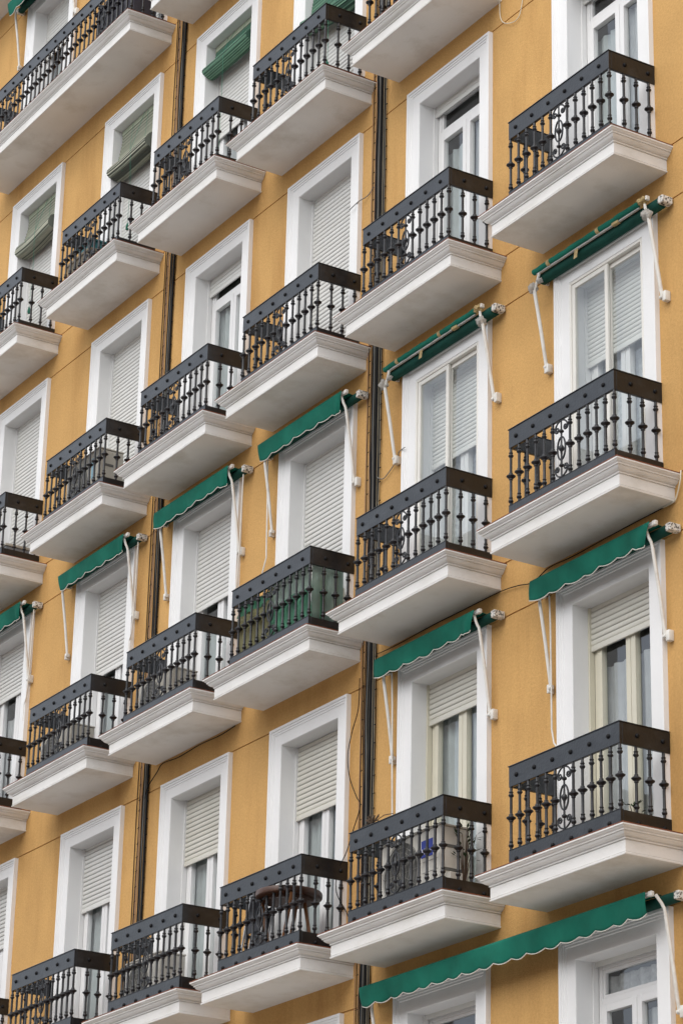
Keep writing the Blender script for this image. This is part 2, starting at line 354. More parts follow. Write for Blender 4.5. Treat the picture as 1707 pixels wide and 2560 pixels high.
# ------------------------------------------------------------------ windows
def surround_mesh():
    prof = [(0, .004), (0, -.05), (.026, -.05), (.032, -.040), (.050, -.040), (.056, -.032), (.073, -.032), (.080, -.024), (.194, -.024), (.20, -.018), (.20, .262)]
    m = MB(); n = len(prof); vs = []
    zb = .19
    for (s, y) in prof:
        t = s * .94
        vs += [(-HW + s, y, zb), (-HW + s, y, ZT - t), (HW - s, y, ZT - t), (HW - s, y, zb)]
    fs = []
    for i in range(n - 1):
        for k in range(3):
            fs.append((i * 4 + k, i * 4 + k + 1, (i + 1) * 4 + k + 1, (i + 1) * 4 + k))
    m.add(vs, fs); return m
_sur = surround_mesh().build('window', 'trim'); SUR = _sur.data; bpy.data.objects.remove(_sur)
IX = HW - .20                 # half width of the opening
IZ = ZT - .188                # head of the opening
def shutter(par, zbot, m='slat_white', x0=-IX + .022, x1=IX - .022, y=.165, gm='frame_white', p=.0505):
    b = MB(); z = zbot + .055
    b.box(x0, x1, y - .006, y + .012, zbot, zbot + .052, .003)        # bottom rail
    while z < IZ + .02:
        pts = [(y + .010, z), (y + .002, z + .08 * p), (y - .003, z + .28 * p), (y - .004, z + .6 * p), (y - .003, z + .86 * p), (y + .008, z + .885 * p), (y + .010, z + p)]
        pts = [(yy, min(zz, IZ + .02)) for yy, zz in pts]
        vs = [(x, yy, zz) for yy, zz in pts for x in (x0, x1)]
        b.m = 0; b.add(vs[:10], [(2 * i, 2 * i + 1, 2 * i + 3, 2 * i + 2) for i in range(4)])
        b.m = 1; b.add(vs[8:], [(2 * i, 2 * i + 1, 2 * i + 3, 2 * i + 2) for i in range(2)])
        z += p
    o = b.build('shutter', [m, 'slit' if p > .05 else 'slit_pale'], par, smooth=True)
    b = MB()
    for s in (-1, 1):
        xa, xb = (-IX + .002, -IX + .022) if s < 0 else (IX - .022, IX - .002)
        b.box(xa, xb, y - .022, y + .03, .236, IZ - .003)
    b.build('shutter_guide', gm, par)
    return o
def pane(par, x0, x1, y, z0, z1):
    b = MB(); b.add([(x0, y, z0), (x1, y, z0), (x1, y, z1), (x0, y, z1)], [(0, 1, 2, 3)]); return b.build('pane', 'glass', par)
def ring(b, x0, x1, y0, y1, z0, z1, w, wb=None, bev=.004):
    wb = wb or w
    b.box(x0, x0 + w, y0, y1, z0, z1, bev); b.box(x1 - w, x1, y0, y1, z0, z1, bev)
    b.box(x0 + w, x1 - w, y0 + .0015, y1, z1 - w, z1, bev); b.box(x0 + w, x1 - w, y0 + .0015, y1, z0, z0 + wb, bev)
def casement(par, m, transom=False, ztop=None):
    zt = ztop or IZ - .02; x0, x1 = -IX + .024, IX - .024
    b = MB(); ring(b, x0, x1, .195, .255, .237, zt, .045)
    zl = zt - .045
    if transom:
        zl = 2.255
        b.box(x0 + .045, x1 - .045, .1965, .255, zl, zl + .05, .003)
    f = b.build('window_frame', m, par)
    if transom:
        b = MB(); ring(b, x0 + .046, x1 - .046, .203, .24, zl + .051, zt - .046, .03); b.build('transom_sash', m, par)
        pane(par, x0 + .07, x1 - .07, .225, zl + .07, zt - .07)
    za, zb = .283, zl - .001
    for s in (-1, 1):
        a, c = (x0 + .046, -.003) if s < 0 else (.003, x1 - .046)
        b = MB(); ring(b, a, c, .188, .245, za, zb, .062, .17)
        b.box(a + .09, c - .09, .1862, .188, za + .05, za + .056)
        b.build('sash', m, par)
        pane(par, a + .055, c - .055, .222, za + .16, zb - .055)
    return f
def curtain(par, x0, x1, z0, z1, m='curtain', y=.285):
    b = MB(); ph = random.random() * 6
    b.grid(lambda u, v: (x0 + (x1 - x0) * u, y + .014 * math.sin(ph + (x0 + (x1 - x0) * u) * 46) + .006 * math.sin(ph * 2 + u * 31 + v * 3), z0 + (z1 - z0) * v), 70, 4)
    return b.build('curtain', m, par, smooth='all')
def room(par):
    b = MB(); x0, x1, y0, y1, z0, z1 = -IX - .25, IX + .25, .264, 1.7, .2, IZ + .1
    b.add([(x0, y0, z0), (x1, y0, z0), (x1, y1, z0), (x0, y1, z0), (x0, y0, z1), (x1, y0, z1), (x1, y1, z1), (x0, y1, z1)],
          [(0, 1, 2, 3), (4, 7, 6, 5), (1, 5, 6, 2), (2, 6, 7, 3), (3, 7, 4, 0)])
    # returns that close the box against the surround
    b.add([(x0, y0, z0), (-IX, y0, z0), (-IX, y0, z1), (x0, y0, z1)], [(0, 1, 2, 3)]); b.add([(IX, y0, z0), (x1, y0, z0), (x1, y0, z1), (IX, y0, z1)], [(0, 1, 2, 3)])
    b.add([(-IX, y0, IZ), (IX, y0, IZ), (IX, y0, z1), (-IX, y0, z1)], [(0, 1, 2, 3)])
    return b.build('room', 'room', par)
def window(c, r, kind, zs=None, m='slat_white', fm='frame_white', cur=None):
    w = bpy.data.objects.new('window', SUR); COL.objects.link(w); w.parent = bld
    x, y, z = org(c, r); w.location = (x + 8, 0, z)
    b = MB(); b.box(-IX - .001, IX + .001, .19, .262, .19, .236); b.build('threshold', 'trim', w)
    if kind == 'down':
        shutter(w, .245, m)
        b = MB(); b.add([(-IX, .20, .2), (IX, .20, .2), (IX, .20, IZ), (-IX, .20, IZ)], [(0, 1, 2, 3)]); b.build('backing', 'gap', w)
    elif kind == 'part':
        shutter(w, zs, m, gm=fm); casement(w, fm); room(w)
        for cc in (cur or []): curtain(w, *cc)
    elif kind == 'transom':
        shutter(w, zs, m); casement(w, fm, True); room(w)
        for cc in (cur or []): curtain(w, *cc)
    elif kind == 'slide':
        w['label'] = 'window closed flush by a two leaf aluminium sliding door'
        b = MB(); ring(b, -IX + .001, IX - .001, -.022, .06, .237, IZ - .002, .026)
        b.build('sliding_frame', 'frame_ivory', w)
        for (a, cc, y0) in ((-IX + .028, .024, -.014), (-.024, IX - .028, .020)):
            b = MB(); ring(b, a, cc, y0, y0 + .026, .264, IZ - .030, .045, .08); b.build('sash', 'frame_ivory', w)
            pane(w, a + .048, cc - .048, y0 + .013, .34, IZ - .086)
        shutter(w, zs, 'slat_white', p=.043); casement(w, 'frame_white'); room(w)
        curtain(w, -IX + .03, IX - .03, .25, 2.5, 'lace', .31)
    return w
full = (-IX, IX, .25, IZ)
opposite()
# kind of every window in view, storey by storey
window('E', -1, 'down'); window('F', -1, 'part', 1.86, cur=[(-IX, IX, .25, 2.4, 'curtain_grey')])
window('C', 0, 'down'); window('D', 0, 'part', 1.36, cur=[(-IX, -.1, .25, 2.4)]); window('E', 0, 'down', m='slat_white'); window('F', 0, 'down')
window('A', 1, 'transom', 2.50, cur=[(.02, IX, .25, 2.2), (-.12, .0, .25, 2.2), (-IX, -.13, .25, 2.13, 'curtain_grey', .30)]); window('B', 1, 'transom', 2.49, cur=[(.05, IX, .25, 2.2), (-.16, .0, .25, 2.2), (-IX, -.17, .25, 2.10, 'curtain_grey', .30)])
window('C', 1, 'down'); window('D', 1, 'transom', 2.39, cur=[(-IX, IX, .25, 2.2, 'curtain_grey')]); window('E', 1, 'down'); window('F', 1, 'down')
window('A', 2, 'slide', 1.80); window('B', 2, 'slide', 1.70)
window('C', 2, 'part', 1.22); window('D', 2, 'part', 1.64, cur=[(-IX, IX, .25, 1.5, 'curtain_grey')]); window('E', 2, 'part', 1.55, cur=[(-IX, IX, .25, 1.4, 'curtain_grey')])
window('F', 2, 'part', 1.955, cur=[(-IX, IX, .25, 1.75)])
window('A', 3, 'part', 2.21, 'slat_cream', 'frame_cream', cur=[(-IX, IX, .25, 2.08)]); window('B', 3, 'part', 2.21, 'slat_cream', 'frame_cream', cur=[(-IX, IX, .25, 2.3, 'curtain_grey')])
window('C', 3, 'part', 1.85, 'slat_cream', cur=[(-IX, IX, .25, 2.0, 'curtain_grey')]); window('D', 3, 'part', 1.89, 'slat_cream', cur=[(-IX, IX, .25, 2.0, 'curtain_grey')])
window('E', 3, 'part', 1.87, cur=[(-IX, IX, .25, 2.0, 'curtain_grey')]); window('F', 3, 'part', 1.87, cur=[(-IX, IX, .25, 2.0, 'curtain_grey')])
window('A', 4, 'transom', 2.57, cur=[(-.12, IX, .25, 2.15), (-IX, IX, 2.31, 2.5, 'lace')]); window('B', 4, 'transom', 2.57); window('C', 4, 'down')

# ------------------------------------------------------------------ balconies
RD = .497; SD = .572
BAL = [(.405, .0125), (.432, .0125), (.437, .019), (.450, .0235), (.462, .018), (.470, .0145), (.482, .0185), (.492, .013), (.648, .0122), (.652, .0185), (.663, .0185), (.668, .024), (.683, .041), (.691, .041), (.702, .023), (.708, .0185), (.718, .0185), (.722, .0122), (.862, .0122), (.868, .018), (.880, .025), (.892, .018), (.898, .015), (.908, .020), (.918, .013), (.955, .0125)]
_o = MB().lathe(BAL, seg=12).build('baluster', 'iron', smooth=True); BALM = _o.data; bpy.data.objects.remove(_o)
_o = MB()
for k, (rr, h) in enumerate([(0, 0)]):
    n = 10; vs = []; prof = [(.021, 0), (.021, -.004), (.017, -.011), (.009, -.016), (.002, -.017)]
    vs = [(r * math.cos(2 * math.pi * i / n), y, r * math.sin(2 * math.pi * i / n)) for r, y in prof for i in range(n)]
    fs = [(j * n + i, j * n + (i + 1) % n, (j + 1) * n + (i + 1) % n, (j + 1) * n + i) for j in range(len(prof) - 1) for i in range(n)] + [tuple((len(prof) - 1) * n + i for i in range(n))]
    _o.add(vs, fs)
_o = _o.build('rivet', 'rivet', smooth=True); RIVM = _o.data; bpy.data.objects.remove(_o)
def scroll_mesh():
    b = MB(); b.lathe([(.405, .008), (.51, .008), (.514, .016), (.522, .023), (.531, .023), (.539, .015), (.545, .009), (.62, .009), (.655, .011), (.67, .022), (.685, .026), (.70, .022), (.715, .011), (.75, .009), (.826, .009), (.832, .015), (.840, .023), (.849, .023), (.857, .016), (.861, .008), (.955, .008)], seg=10)
    b.tube([(.056 * math.cos(a), 0, .685 + .105 * math.sin(a)) for a in [2 * math.pi * k / 28 for k in range(29)]], .0085, 6, False)
    for sx in (-1, 1):
        for sz in (-1, 1):
            pts = []
            for k in range(9):                       # arc leaving the post
                a = k / 8; pts.append((sx * (.006 + .085 * math.sin(a * 1.45)), 0, .685 + sz * (.262 - .02 * a - .055 * a * a)))
            c0 = pts[-1]
            for k in range(1, 22):                   # inward curl
                a = k / 21; ang = a * 2 * math.pi * 1.35; rad = .030 * (1 - a * .78)
                pts.append((c0[0] - sx * .030 + sx * rad * math.cos(ang), 0, c0[2] - sz * rad * math.sin(ang)))
            b.tube(pts, .0078, 6)
    return b
_o = scroll_mesh().build('scroll_ornament', 'iron', smooth=True); SCRM = _o.data; bpy.data.objects.remove(_o)
CORN = [(-.004, 0), (.005, .003), (.007, .014), (.001, .018), (-.004, .020), (-.004, .024), (0, .026), (0, .116), (-.006, .118), (-.006, .123), (.010, .124), (.010, .136), (.006, .138), (.006, .141), (.015, .142), (.024, .143), (.036, .150), (.047, .160), (.053, .170), (.050, .172), (.050, .175), (.063, .176), (.063, .188), (.070, .190), (.080, .199), (.085, .207), (.092, .208), (.092, .2205)]
def make_balcony(xl, xr, rl, rr, scrolls, name='balcony'):
    """xl/xr slab ends, rl/rr railing ends, scrolls = which bays carry the ornament"""
    root = empty(name, (0, 0, 0))
    b = MB(); vs = []
    for o, z in CORN: vs += [(xl - o, .002, z), (xl - o, -SD - o, z), (xr + o, -SD - o, z), (xr + o, .002, z)]
    n = len(CORN); fs = [(i * 4 + k, i * 4 + k + 1, (i + 1) * 4 + k + 1, (i + 1) * 4 + k) for i in range(n - 1) for k in range(3)]
    b.add(vs, fs); b.m = 1; b.add(vs[:4], [(0, 1, 2, 3)])
    sl_ = b.build('slab', ['slab', 'soffit'], root, smooth=True)
    b = MB(); b.box(xl - .095, xr + .095, -SD - .095, .0, .2207, .2300, .003); b.build('floor_tiles', 'tile', root)
    def band(name, z0, z1, cap):
        b = MB(); t = .014
        b.box(rl, rr, -RD - t, -RD + t, z0, z1, .003)
        for x in (rl, rr):
            xa, xb = (x, x + 2 * t) if x == rl else (x - 2 * t, x)
            b.box(xa, xb, -RD + t, -.002, z0, z1 - .0005, .003)
        if cap:
            b.box(rl - .007, rr + .007, -RD - t - .007, -RD + t + .007, z1, z1 + .009, .003)
            b.box(rl - .007, rl + 2 * t + .007, -RD + t + .0072, -.004, z1, z1 + .0085, .003); b.box(rr - 2 * t - .007, rr + .007, -RD + t + .0072, -.004, z1, z1 + .0085, .003)
        else:
            b.box(rl - .003, rr + .003, -RD - t - .003, -RD + t + .003, z1, z1 + .005, .002)
        o = b.build(name, 'iron_band', root)
        zc = (z0 + z1) / 2 if cap else z0 + .085
        k = max(2, int(round((rr - rl) / .2527)))
        for i in range(k):
            q = bpy.data.objects.new('rivet', RIVM); COL.objects.link(q); q.parent = o; q.location = (rl + (rr - rl) * (i + .43) / k, -RD - t, zc)
        for y in (-.332, -.075):
            q = bpy.data.objects.new('rivet', RIVM); COL.objects.link(q); q.parent = o; q.location = (rr, y, zc); q.rotation_euler = (0, 0, R(90))
            q = bpy.data.objects.new('rivet', RIVM); COL.objects.link(q); q.parent = o; q.location = (rl, y, zc); q.rotation_euler = (0, 0, R(-90))
    band('top_band', .950, 1.127, True); band('base_band', .2304, .405, False)
    n = int(round((rr - rl) / .1263)); t = .014
    for i in range(n + 1):
        x = rl + t + (rr - rl - 2 * t) * i / n
        if i in scrolls:
            q = bpy.data.objects.new('scroll_ornament', SCRM)
        else: q = bpy.data.objects.new('baluster', BALM)
        COL.objects.link(q); q.parent = root; q.location = (x, -RD, 0); q.rotation_euler = (0, 0, 0 if i in scrolls else random.random() * 3)
    for x in (rl + t, rr - t):
        for y in (-.339, -.203, -.063):
            q = bpy.data.objects.new('baluster', BALM); COL.objects.link(q); q.parent = root; q.location = (x, y, 0)
    return root
GB = 'iron railed balconies in rows on the ochre front'
LAB = {
 ('A', 1): 'highest whole balcony by the right edge, above the right-hand rolled up awning',
 ('A', 2): 'balcony by the right edge between the right-hand rolled up awning and a hanging one',
 ('A', 3): 'lowest balcony by the right edge, above the long two window awning',
 ('B', 0): 'balcony at the top edge right of centre, mostly its pale underside in view',
 ('B', 1): 'balcony in front of a glazed door, above the left-hand rolled up awning',
 ('B', 2): 'balcony in front of the sliding door under the left-hand rolled up awning',
 ('B', 3): 'balcony holding the pale air conditioner with a blue badge',
 ('C', 0): 'topmost whole balcony at top centre, under the green blind cut by the top edge',
 ('C', 1): 'balcony with a purple basin behind its right front corner',
 ('C', 2): 'balcony screened inside with green plastic sheeting',
 ('C', 3): 'balcony holding a round wooden table',
 ('D', -1): 'balcony cut by the top edge, its slab corner above the striped green blind',
 ('D', 0): 'balcony under the window with the bright striped green rolled blind',
 ('D', 1): 'balcony of the glazed door with short shutter, left of the one with the purple basin',
 ('D', 2): 'balcony with a low air conditioner, next left of the green screened balcony',
 ('D', 3): 'balcony with an air conditioner, next left of the one holding the wooden table',
 ('E', -1): 'long balcony at upper left with one railing across two windows',
 ('E', 0): 'balcony with a tan planter, under the middle grey green blind',
 ('E', 1): 'balcony with a tall beige air conditioner bearing a pale blue sticker',
 ('E', 2): 'balcony with a low air conditioner, second to the left of the green screened balcony',
 ('E', 3): 'balcony with nothing on it at the bottom edge, lower left',
 ('F', -2): 'long balcony above the upper left corner, barely in view',
 ('F', 0): 'balcony by the left edge under the leftmost grey green blind',
 ('F', 1): 'balcony cut by the left edge with a small grey box on its floor',
 ('F', 2): 'balcony cut by the left edge under the leftmost hanging awning',
 ('F', 3): 'lowest balcony at the left edge, only its railing end in view',
}
proto = make_balcony(-HW - .225, HW + .146, -HW - .048, HW + .010, {6})
first = True
for (c, r), lab in LAB.items():
    if r <= -1 and c in 'EF': continue
    o = proto if first else copy_tree(proto); first = False
    o.location = org(c, r); tag(o, lab, 'balcony', GB)
dx = CX['E'] - CX['F']; L = dx + WW
lng = make_balcony(-HW - dx - .30, HW + .146, -HW - dx - .10, HW + .005, {6, 27}, 'long_balcony')
lng.location = org('E', -1); tag(lng, LAB[('E', -1)], 'balcony', 'long balconies of the top storeys')
l2 = copy_tree(lng); l2.location = (CX['F'] - .3, 0, ZB[-2]); tag(l2, LAB[('F', -2)], 'balcony', 'long balconies of the top storeys')

# ------------------------------------------------------------------ awnings
def valance(x0, x1, y, z, h=.165, skew=.10, nsc=None, seed=0):
    rnd = random.Random(seed); L = x1 - x0; nsc = nsc or round(L / .235); ph = rnd.random() * 6
    def P(u, v):
        x = x0 + L * u
        sc = .026 * abs(math.sin(math.pi * u * nsc)) * v
        k = max(0, (u - .86) / .14)
        yy = y + .010 * v * math.sin(u * nsc * math.pi * .97 + ph) + .012 * v * math.sin(u * 7.3 + ph) + .03 * v * v
        yy += .018 * v * math.sin(k * 9) * k
        xx = x - skew * v * k - .02 * v * max(0, (.08 - u) / .08)
        return (xx, yy, z - (h + sc) * v + .006 * v * math.sin(u * 5 + ph))
    return P, nsc
def awning(c, r, label, dz=0, xl=-1.60, xr=.06, feet=(-1.56, .04), crank=None, seed=0, skew=.10, group='green awnings hanging open over windows', fwd=0, z_v=0):
    a = empty('awning', (CX[c], 0, ZB[r]), label, 'awning', group); o = HW    # local x = offset from right edge of surround + HW
    xl += o; xr += o; f0, f1 = feet[0] + o, feet[1] + o; yb = -.195 - fwd; zb = 2.84 + dz - fwd * .35
    # roller with canvas wound on it
    b = MB(); b.tube([(xl - .03, -.080, 2.795 + dz), (o + .168, -.080, 2.795 + dz)], .045, 14); b.build('roller', 'awning_dark', a, smooth=True)
    for s, xx in ((1, o + .165), (-1, xl - .095)):
        b = MB(); b.box(xx, xx + .065 if s > 0 else xx + .065, -.128, -.012, 2.762 + dz, 2.830 + dz, .008)
        b.build('end_cap', 'cap', a)
    # front bar
    b = MB(); b.box(xl, xr + .005, yb - .014, yb + .014, zb - .022, zb + .014, .005); b.build('front_bar', 'alu', a)
    b = MB(); b.box(xr + .006, xr + .052, yb - .018, yb + .018, zb - .026, zb + .018, .008); b.build('bar_cap', 'arm', a)
    # short canvas from roller to bar
    b = MB(); b.grid(lambda u, v: (xl + (xr - xl) * u, -.095 + (yb + .095) * v, 2.842 + dz + (zb + .017 - 2.842 - dz) * v - .004 * math.sin(v * 3.14)), 12, 4)
    b.build('canopy', 'awning', a, smooth='all', solid=.002)
    P, nsc = valance(xl, xr, yb - .034, zb + .014 + z_v, skew=skew, seed=seed)
    b = MB(); b.grid(P, nsc * 12, 8); b.build('valance', 'awning', a, smooth='all', solid=.002)
    b = MB(); b.tube([P(i / (nsc * 12), 1.0) for i in range(nsc * 12 + 1)], .0048, 5); b.build('piping', 'piping', a)
    for fx in (f0, f1):
        s = 1 if fx == f1 else -1
        b = MB(); b.tube([(fx, -.045, 1.905 + dz), (fx, -.10, 2.30 + dz), (fx - .005, -.155, 2.66 + dz)], .0158, 10)
        b.tube([(fx - .005, -.155, 2.66 + dz), (fx - .010 * s, -.163, 2.705 + dz), (fx - .022 * s, -.178, 2.745 + dz), (fx - .036 * s, yb, zb - .02)], .0138, 10)
        b.build('arm', 'arm', a, smooth=True)
        b = MB(); b.box(fx + .012, fx + .06, -.055, .0, 1.855 + dz, 1.95 + dz, .008) if s > 0 else b.box(fx - .045, fx - .010, -.06, .0, 1.86 + dz, 1.94 + dz, .008)
        b.tube([(fx - .018, -.045, 1.905 + dz), (fx + .02, -.045, 1.905 + dz)], .020, 10)
        b.build('wall_bracket', 'arm', a, smooth=True)
    if crank:
        b = MB(); b.tube([(x + o, y, z) for x, y, z in crank], .0075, 6); b.build('crank_rod', 'arm', a, smooth=True)
    return a
awning('C', 2, 'green awning left of the thick black cable bundle, crank hanging at its left', 0, seed=1, crank=[(-1.57, -.12, 2.75), (-1.58, -.10, 2.2), (-1.585, -.09, 1.68), (-1.58, -.09, 1.62), (-1.66, -.09, 1.45), (-1.70, -.09, 1.38), (-1.705, -.09, 1.22)])
awning('D', 2, 'green awning directly right of the thinner cable bundle', 0, seed=2, crank=[(.17, -.10, 2.74), (.12, -.08, 2.2), (.09, -.07, 1.85), (.06, -.06, 1.62), (.0, -.05, 1.45), (.0, -.05, 1.28)])
awning('E', 2, 'green awning directly left of the thinner cable bundle, at lower left', 0, seed=3, feet=(-1.60, .04), crank=[(.17, -.10, 2.74), (.12, -.08, 2.2), (.09, -.07, 1.88), (.05, -.06, 1.70), (-.02, -.05, 1.62), (-.02, -.05, 1.42)])
awning('F', 2, 'green awning cut by the left edge at lower left', 0, seed=4, feet=(-1.58, .02), crank=[(.17, -.10, 2.74), (.12, -.08, 2.2), (.08, -.07, 1.88), (.04, -.06, 1.68), (-.03, -.05, 1.6), (-.03, -.05, 1.40)])
awning('B', 3, 'green awning above the balcony with the badged air conditioner', .03, seed=5, feet=(-1.54, .045), crank=[(-1.49, -.10, 2.75), (-1.49, -.09, 2.45), (-1.51, -.07, 1.95), (-1.51, -.06, 1.50), (-1.50, -.06, 1.2), (-1.50, -.06, 1.05)])
awning('A', 3, 'green awning by the right edge above the lowest whole balcony', .03, seed=6, xr=.09, feet=(-1.55, .035), skew=.12, crank=[(-1.49, -.10, 2.75), (-1.49, -.09, 2.5), (-1.51, -.07, 1.95), (-1.52, -.06, 1.55), (-1.49, -.06, 1.42), (-1.44, -.06, 1.36), (-1.43, -.06, 1.2)])
awning('A', 4, 'long green awning with scalloped edge stretching over two windows at bottom right', .04, xl=-4.21, xr=-.02, feet=(-4.15, .10), seed=7, skew=.04, fwd=.03)
awning('F', -1, 'green awning in the top left corner with one white arm in view', 0, seed=8, feet=(-1.62, .04), fwd=.07, z_v=-.02)
def rolled(c, label, seed):
    a = empty('rolled_awning', (CX[c], 0, ZB[2]), label, 'awning', 'rolled up awnings'); o = HW; rnd = random.Random(seed)
    xl, xr = -1.60 + o, -.03 + o
    b = MB(); b.tube([(xl + .02, -.084, 2.768), (o + .167, -.084, 2.768)], .054, 14); b.build('roller', 'awning_dark', a, smooth=True)
    b = MB(); b.box(o + .165, o + .235, -.13, -.012, 2.742, 2.812, .010); b.build('end_cap', 'cap', a)
    b = MB(); b.box(xl - .02, xl + .02, -.13, .0, 2.735, 2.80, .008); b.build('end_cap', 'cap', a)
    cuts = [xl, xl + .20, xl + .24, xl + .98, xl + 1.02, xr]
    b = MB(); b.tube([(xl + (xr - xl) * i / 40, -.168 + 0.002 * math.sin(i * 1.1), 2.822 + .0022 * math.sin(i * .7 + seed)) for i in range(41)], [.029 + .0015 * math.sin(i * 1.7 + seed) for i in range(41)], 12)
    cr = b.build('canvas_roll', 'awning', a, smooth=True)
    b = MB(); b.box(xl + .04, xr - .01, -.172, -.150, 2.780, 2.796, .004); b.build('front_bar', 'alu', a)
    for x in (xl + .24, xl + .98):
        b = MB(); b.tube([(x - .02, -.168, 2.822), (x + .02, -.168, 2.822)], .033, 12); b.build('tape_tie', 'tape', a, smooth=True)
    b = MB(); b.grid(lambda u, v: (xl + .62 + .05 * u, -.168 - .012 * v, 2.79 - .10 * v), 2, 3); b.build('tape_tie', 'tape', a, solid=.002)
    b = MB(); b.box(xl + 1.18, xl + 1.27, -.182, -.146, 2.772, 2.803, .003); b.build('tape_tie', 'tape', a)
    # torn wrap at the right end
    def blob(cx, cy, cz, rx, ry, rz, k):
        b = MB(); n = 14; m = 9; q = random.Random(k); ph = [q.random() * 6 for _ in range(6)]
        vs = []
        for j in range(m + 1):
            for i in range(n):
                th = math.pi * j / m; f = 2 * math.pi * i / n
                s = 1 + .22 * math.sin(3 * f + ph[0] + th * 2) + .16 * math.sin(5 * f + ph[1] - th * 3) + .12 * math.sin(7 * th + ph[2] + 2 * f)
                vs.append((cx + rx * s * math.sin(th) * math.cos(f), cy + ry * s * math.sin(th) * math.sin(f), cz + rz * s * math.cos(th)))
        b.add(vs, [(j * n + i, j * n + (i + 1) % n, (j + 1) * n + (i + 1) % n, (j + 1) * n + i) for j in range(m) for i in range(n)]); return b
    blob(xr + .035, -.172, 2.826, .07, .034, .032, seed).build('torn_wrap', 'tape', a)
    b = MB(); b.box(xr + .10, xr + .122, -.190, -.150, 2.806, 2.848, .006); b.build('bar_cap', 'arm', a)
    for fx, s in ((.098 + o, 1), (-1.585 + o, -1)):
        b = MB(); b.tube([(fx, -.045, 1.90), (fx, -.105, 2.25), (fx, -.175, 2.63)], .0175, 10)
        b.tube([(fx, -.175, 2.63), (fx - .03 * s, -.17, 2.70), (fx - .05 * s, -.168, 2.745), (fx - .06 * s, -.165, 2.785)], .0135, 8)
        b.build('arm', 'arm', a, smooth=True)
        b = MB(); b.box(fx + .014, fx + .06, -.06, .0, 1.85, 1.945, .008) if s > 0 else b.box(fx - .02, fx + .04, -.06, .0, 1.835, 1.92, .008)
        b.tube([(fx - .02, -.045, 1.90), (fx + .02, -.045, 1.90)], .022, 10); b.build('wall_bracket', 'arm', a, smooth=True)
        blob(fx - .02, -.178, 2.66, .046, .042, .048, seed * 3 + s).build('plastic_wrap', 'bag', a, smooth='all')
        blob(fx - .075 * s, -.17, 2.70, .034, .025, .022, seed * 5 + s).build('plastic_wrap', 'bag', a, smooth='all')
    return a
rolled('A', 'green awning rolled and taped, by the right edge, plastic bags on its arms', 3)
rolled('B', 'green awning rolled and taped, right of the black cable bundle, plastic bags on its arms', 4)

# ------------------------------------------------------------------ rolled slat blinds
def blind(c, r, label, m, zroll, rad, cordx, cord_end, tilt=0.0, seed=0):
    a = empty('slat_blind', (CX[c], 0, ZB[r]), label, 'roller blind', 'slat blinds hanging in window recesses'); rnd = random.Random(seed)
    x0, x1 = -IX + .03, IX - .02; ztop = IZ - .03
    b = MB(); b.box(x0, x1, .085, .105, ztop - .05, ztop + .02, .003); b.build('head_board', 'head_rail', a)
    b = MB(); z = ztop - .055; n = 0; zend = zroll + rad * .6
    while z > zend:
        t = (ztop - z) / max(.01, ztop - zend); y = .095 - .085 * max(0, t) ** 2.2
        b.m = 0; b.box(x0 + .004 * math.sin(n), x1, y - .004, y + .004, z - .036, z - .004); b.m = 1; b.box(x0 + .006, x1 - .003, y - .001, y + .003, z - .0475, z - .0361); z -= .048; n += 1  # slat, then a dark strip painted as the shaded gap below it
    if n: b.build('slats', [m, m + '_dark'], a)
    b = MB(); seg = 22; nx = 30; yc = .035
    pts = []
    for i in range(nx + 1):
        u = i / nx; sag = tilt * (u - .5) + .025 * math.sin(u * math.pi) * -1
        pts.append((x0 - .02 + (x1 - x0 + .005) * u, yc + .01 * math.sin(u * 4 + seed), zroll + sag))
    vs = []
    for p in pts:
        for k in range(seg * 2):
            rr = rad * (1.0 if k % 2 else .955) * (1 + .07 * math.sin(k * .5 + seed)); a2 = math.pi * k / seg
            vs.append((p[0] + .02 * math.cos(a2 + .5) * 1, p[1] + rr * math.cos(a2), p[2] + rr * .95 * math.sin(a2)))
    K = seg * 2; b.add(vs, [(i * K + k, i * K + (k + 1) % K, (i + 1) * K + (k + 1) % K, (i + 1) * K + k) for i in range(nx) for k in range(K)])
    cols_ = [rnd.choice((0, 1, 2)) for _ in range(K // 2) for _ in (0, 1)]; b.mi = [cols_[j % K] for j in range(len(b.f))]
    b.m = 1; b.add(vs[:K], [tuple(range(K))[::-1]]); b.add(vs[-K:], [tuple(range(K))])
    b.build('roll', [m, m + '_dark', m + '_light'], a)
    b = MB()
    for x in (x0 + .30, x1 - .32):
        b.tube([(x, .08, ztop), (x, .05, zroll + rad * 1.2), (x, yc - rad - .004, zroll + .02), (x, yc - rad * .6, zroll - rad * .95), (x, .06, zroll - rad * .5)], .002, 5)
    b.tube([(cordx, .07, ztop), (cordx, yc - rad - .01, zroll), (cordx + .06, -.10, zroll - .55), (cordx + .12, -.14, cord_end)], .0024, 5)
    b.build('cord', 'cord_green', a)
    b = MB(); b.lathe([(cord_end - .10, .016), (cord_end - .07, .022), (cord_end - .03, .014), (cord_end, .004)], cordx + .12, -.14, 8); b.build('cord_tassel', 'cord_green', a, smooth=True)
    return a
blind('F', 0, 'grey green slat blind by the left edge, half lowered', 'blind_grey', 2.05, .112, .1, .9, .01, 1)
blind('E', 0, 'grey green slat blind just left of the thinner cable bundle, half lowered', 'blind_grey', 1.99, .125, .12, .92, -.015, 2)
blind('D', 0, 'bright striped green slat blind rolled up just right of the thinner cable bundle', 'blind_green', 2.25, .098, -.02, .75, 0, 3)
blind('C', 0, 'bright green slat blind cut by the top edge behind the topmost whole balcony', 'blind_green', 1.62, .105, .06, .85, -.12, 4)

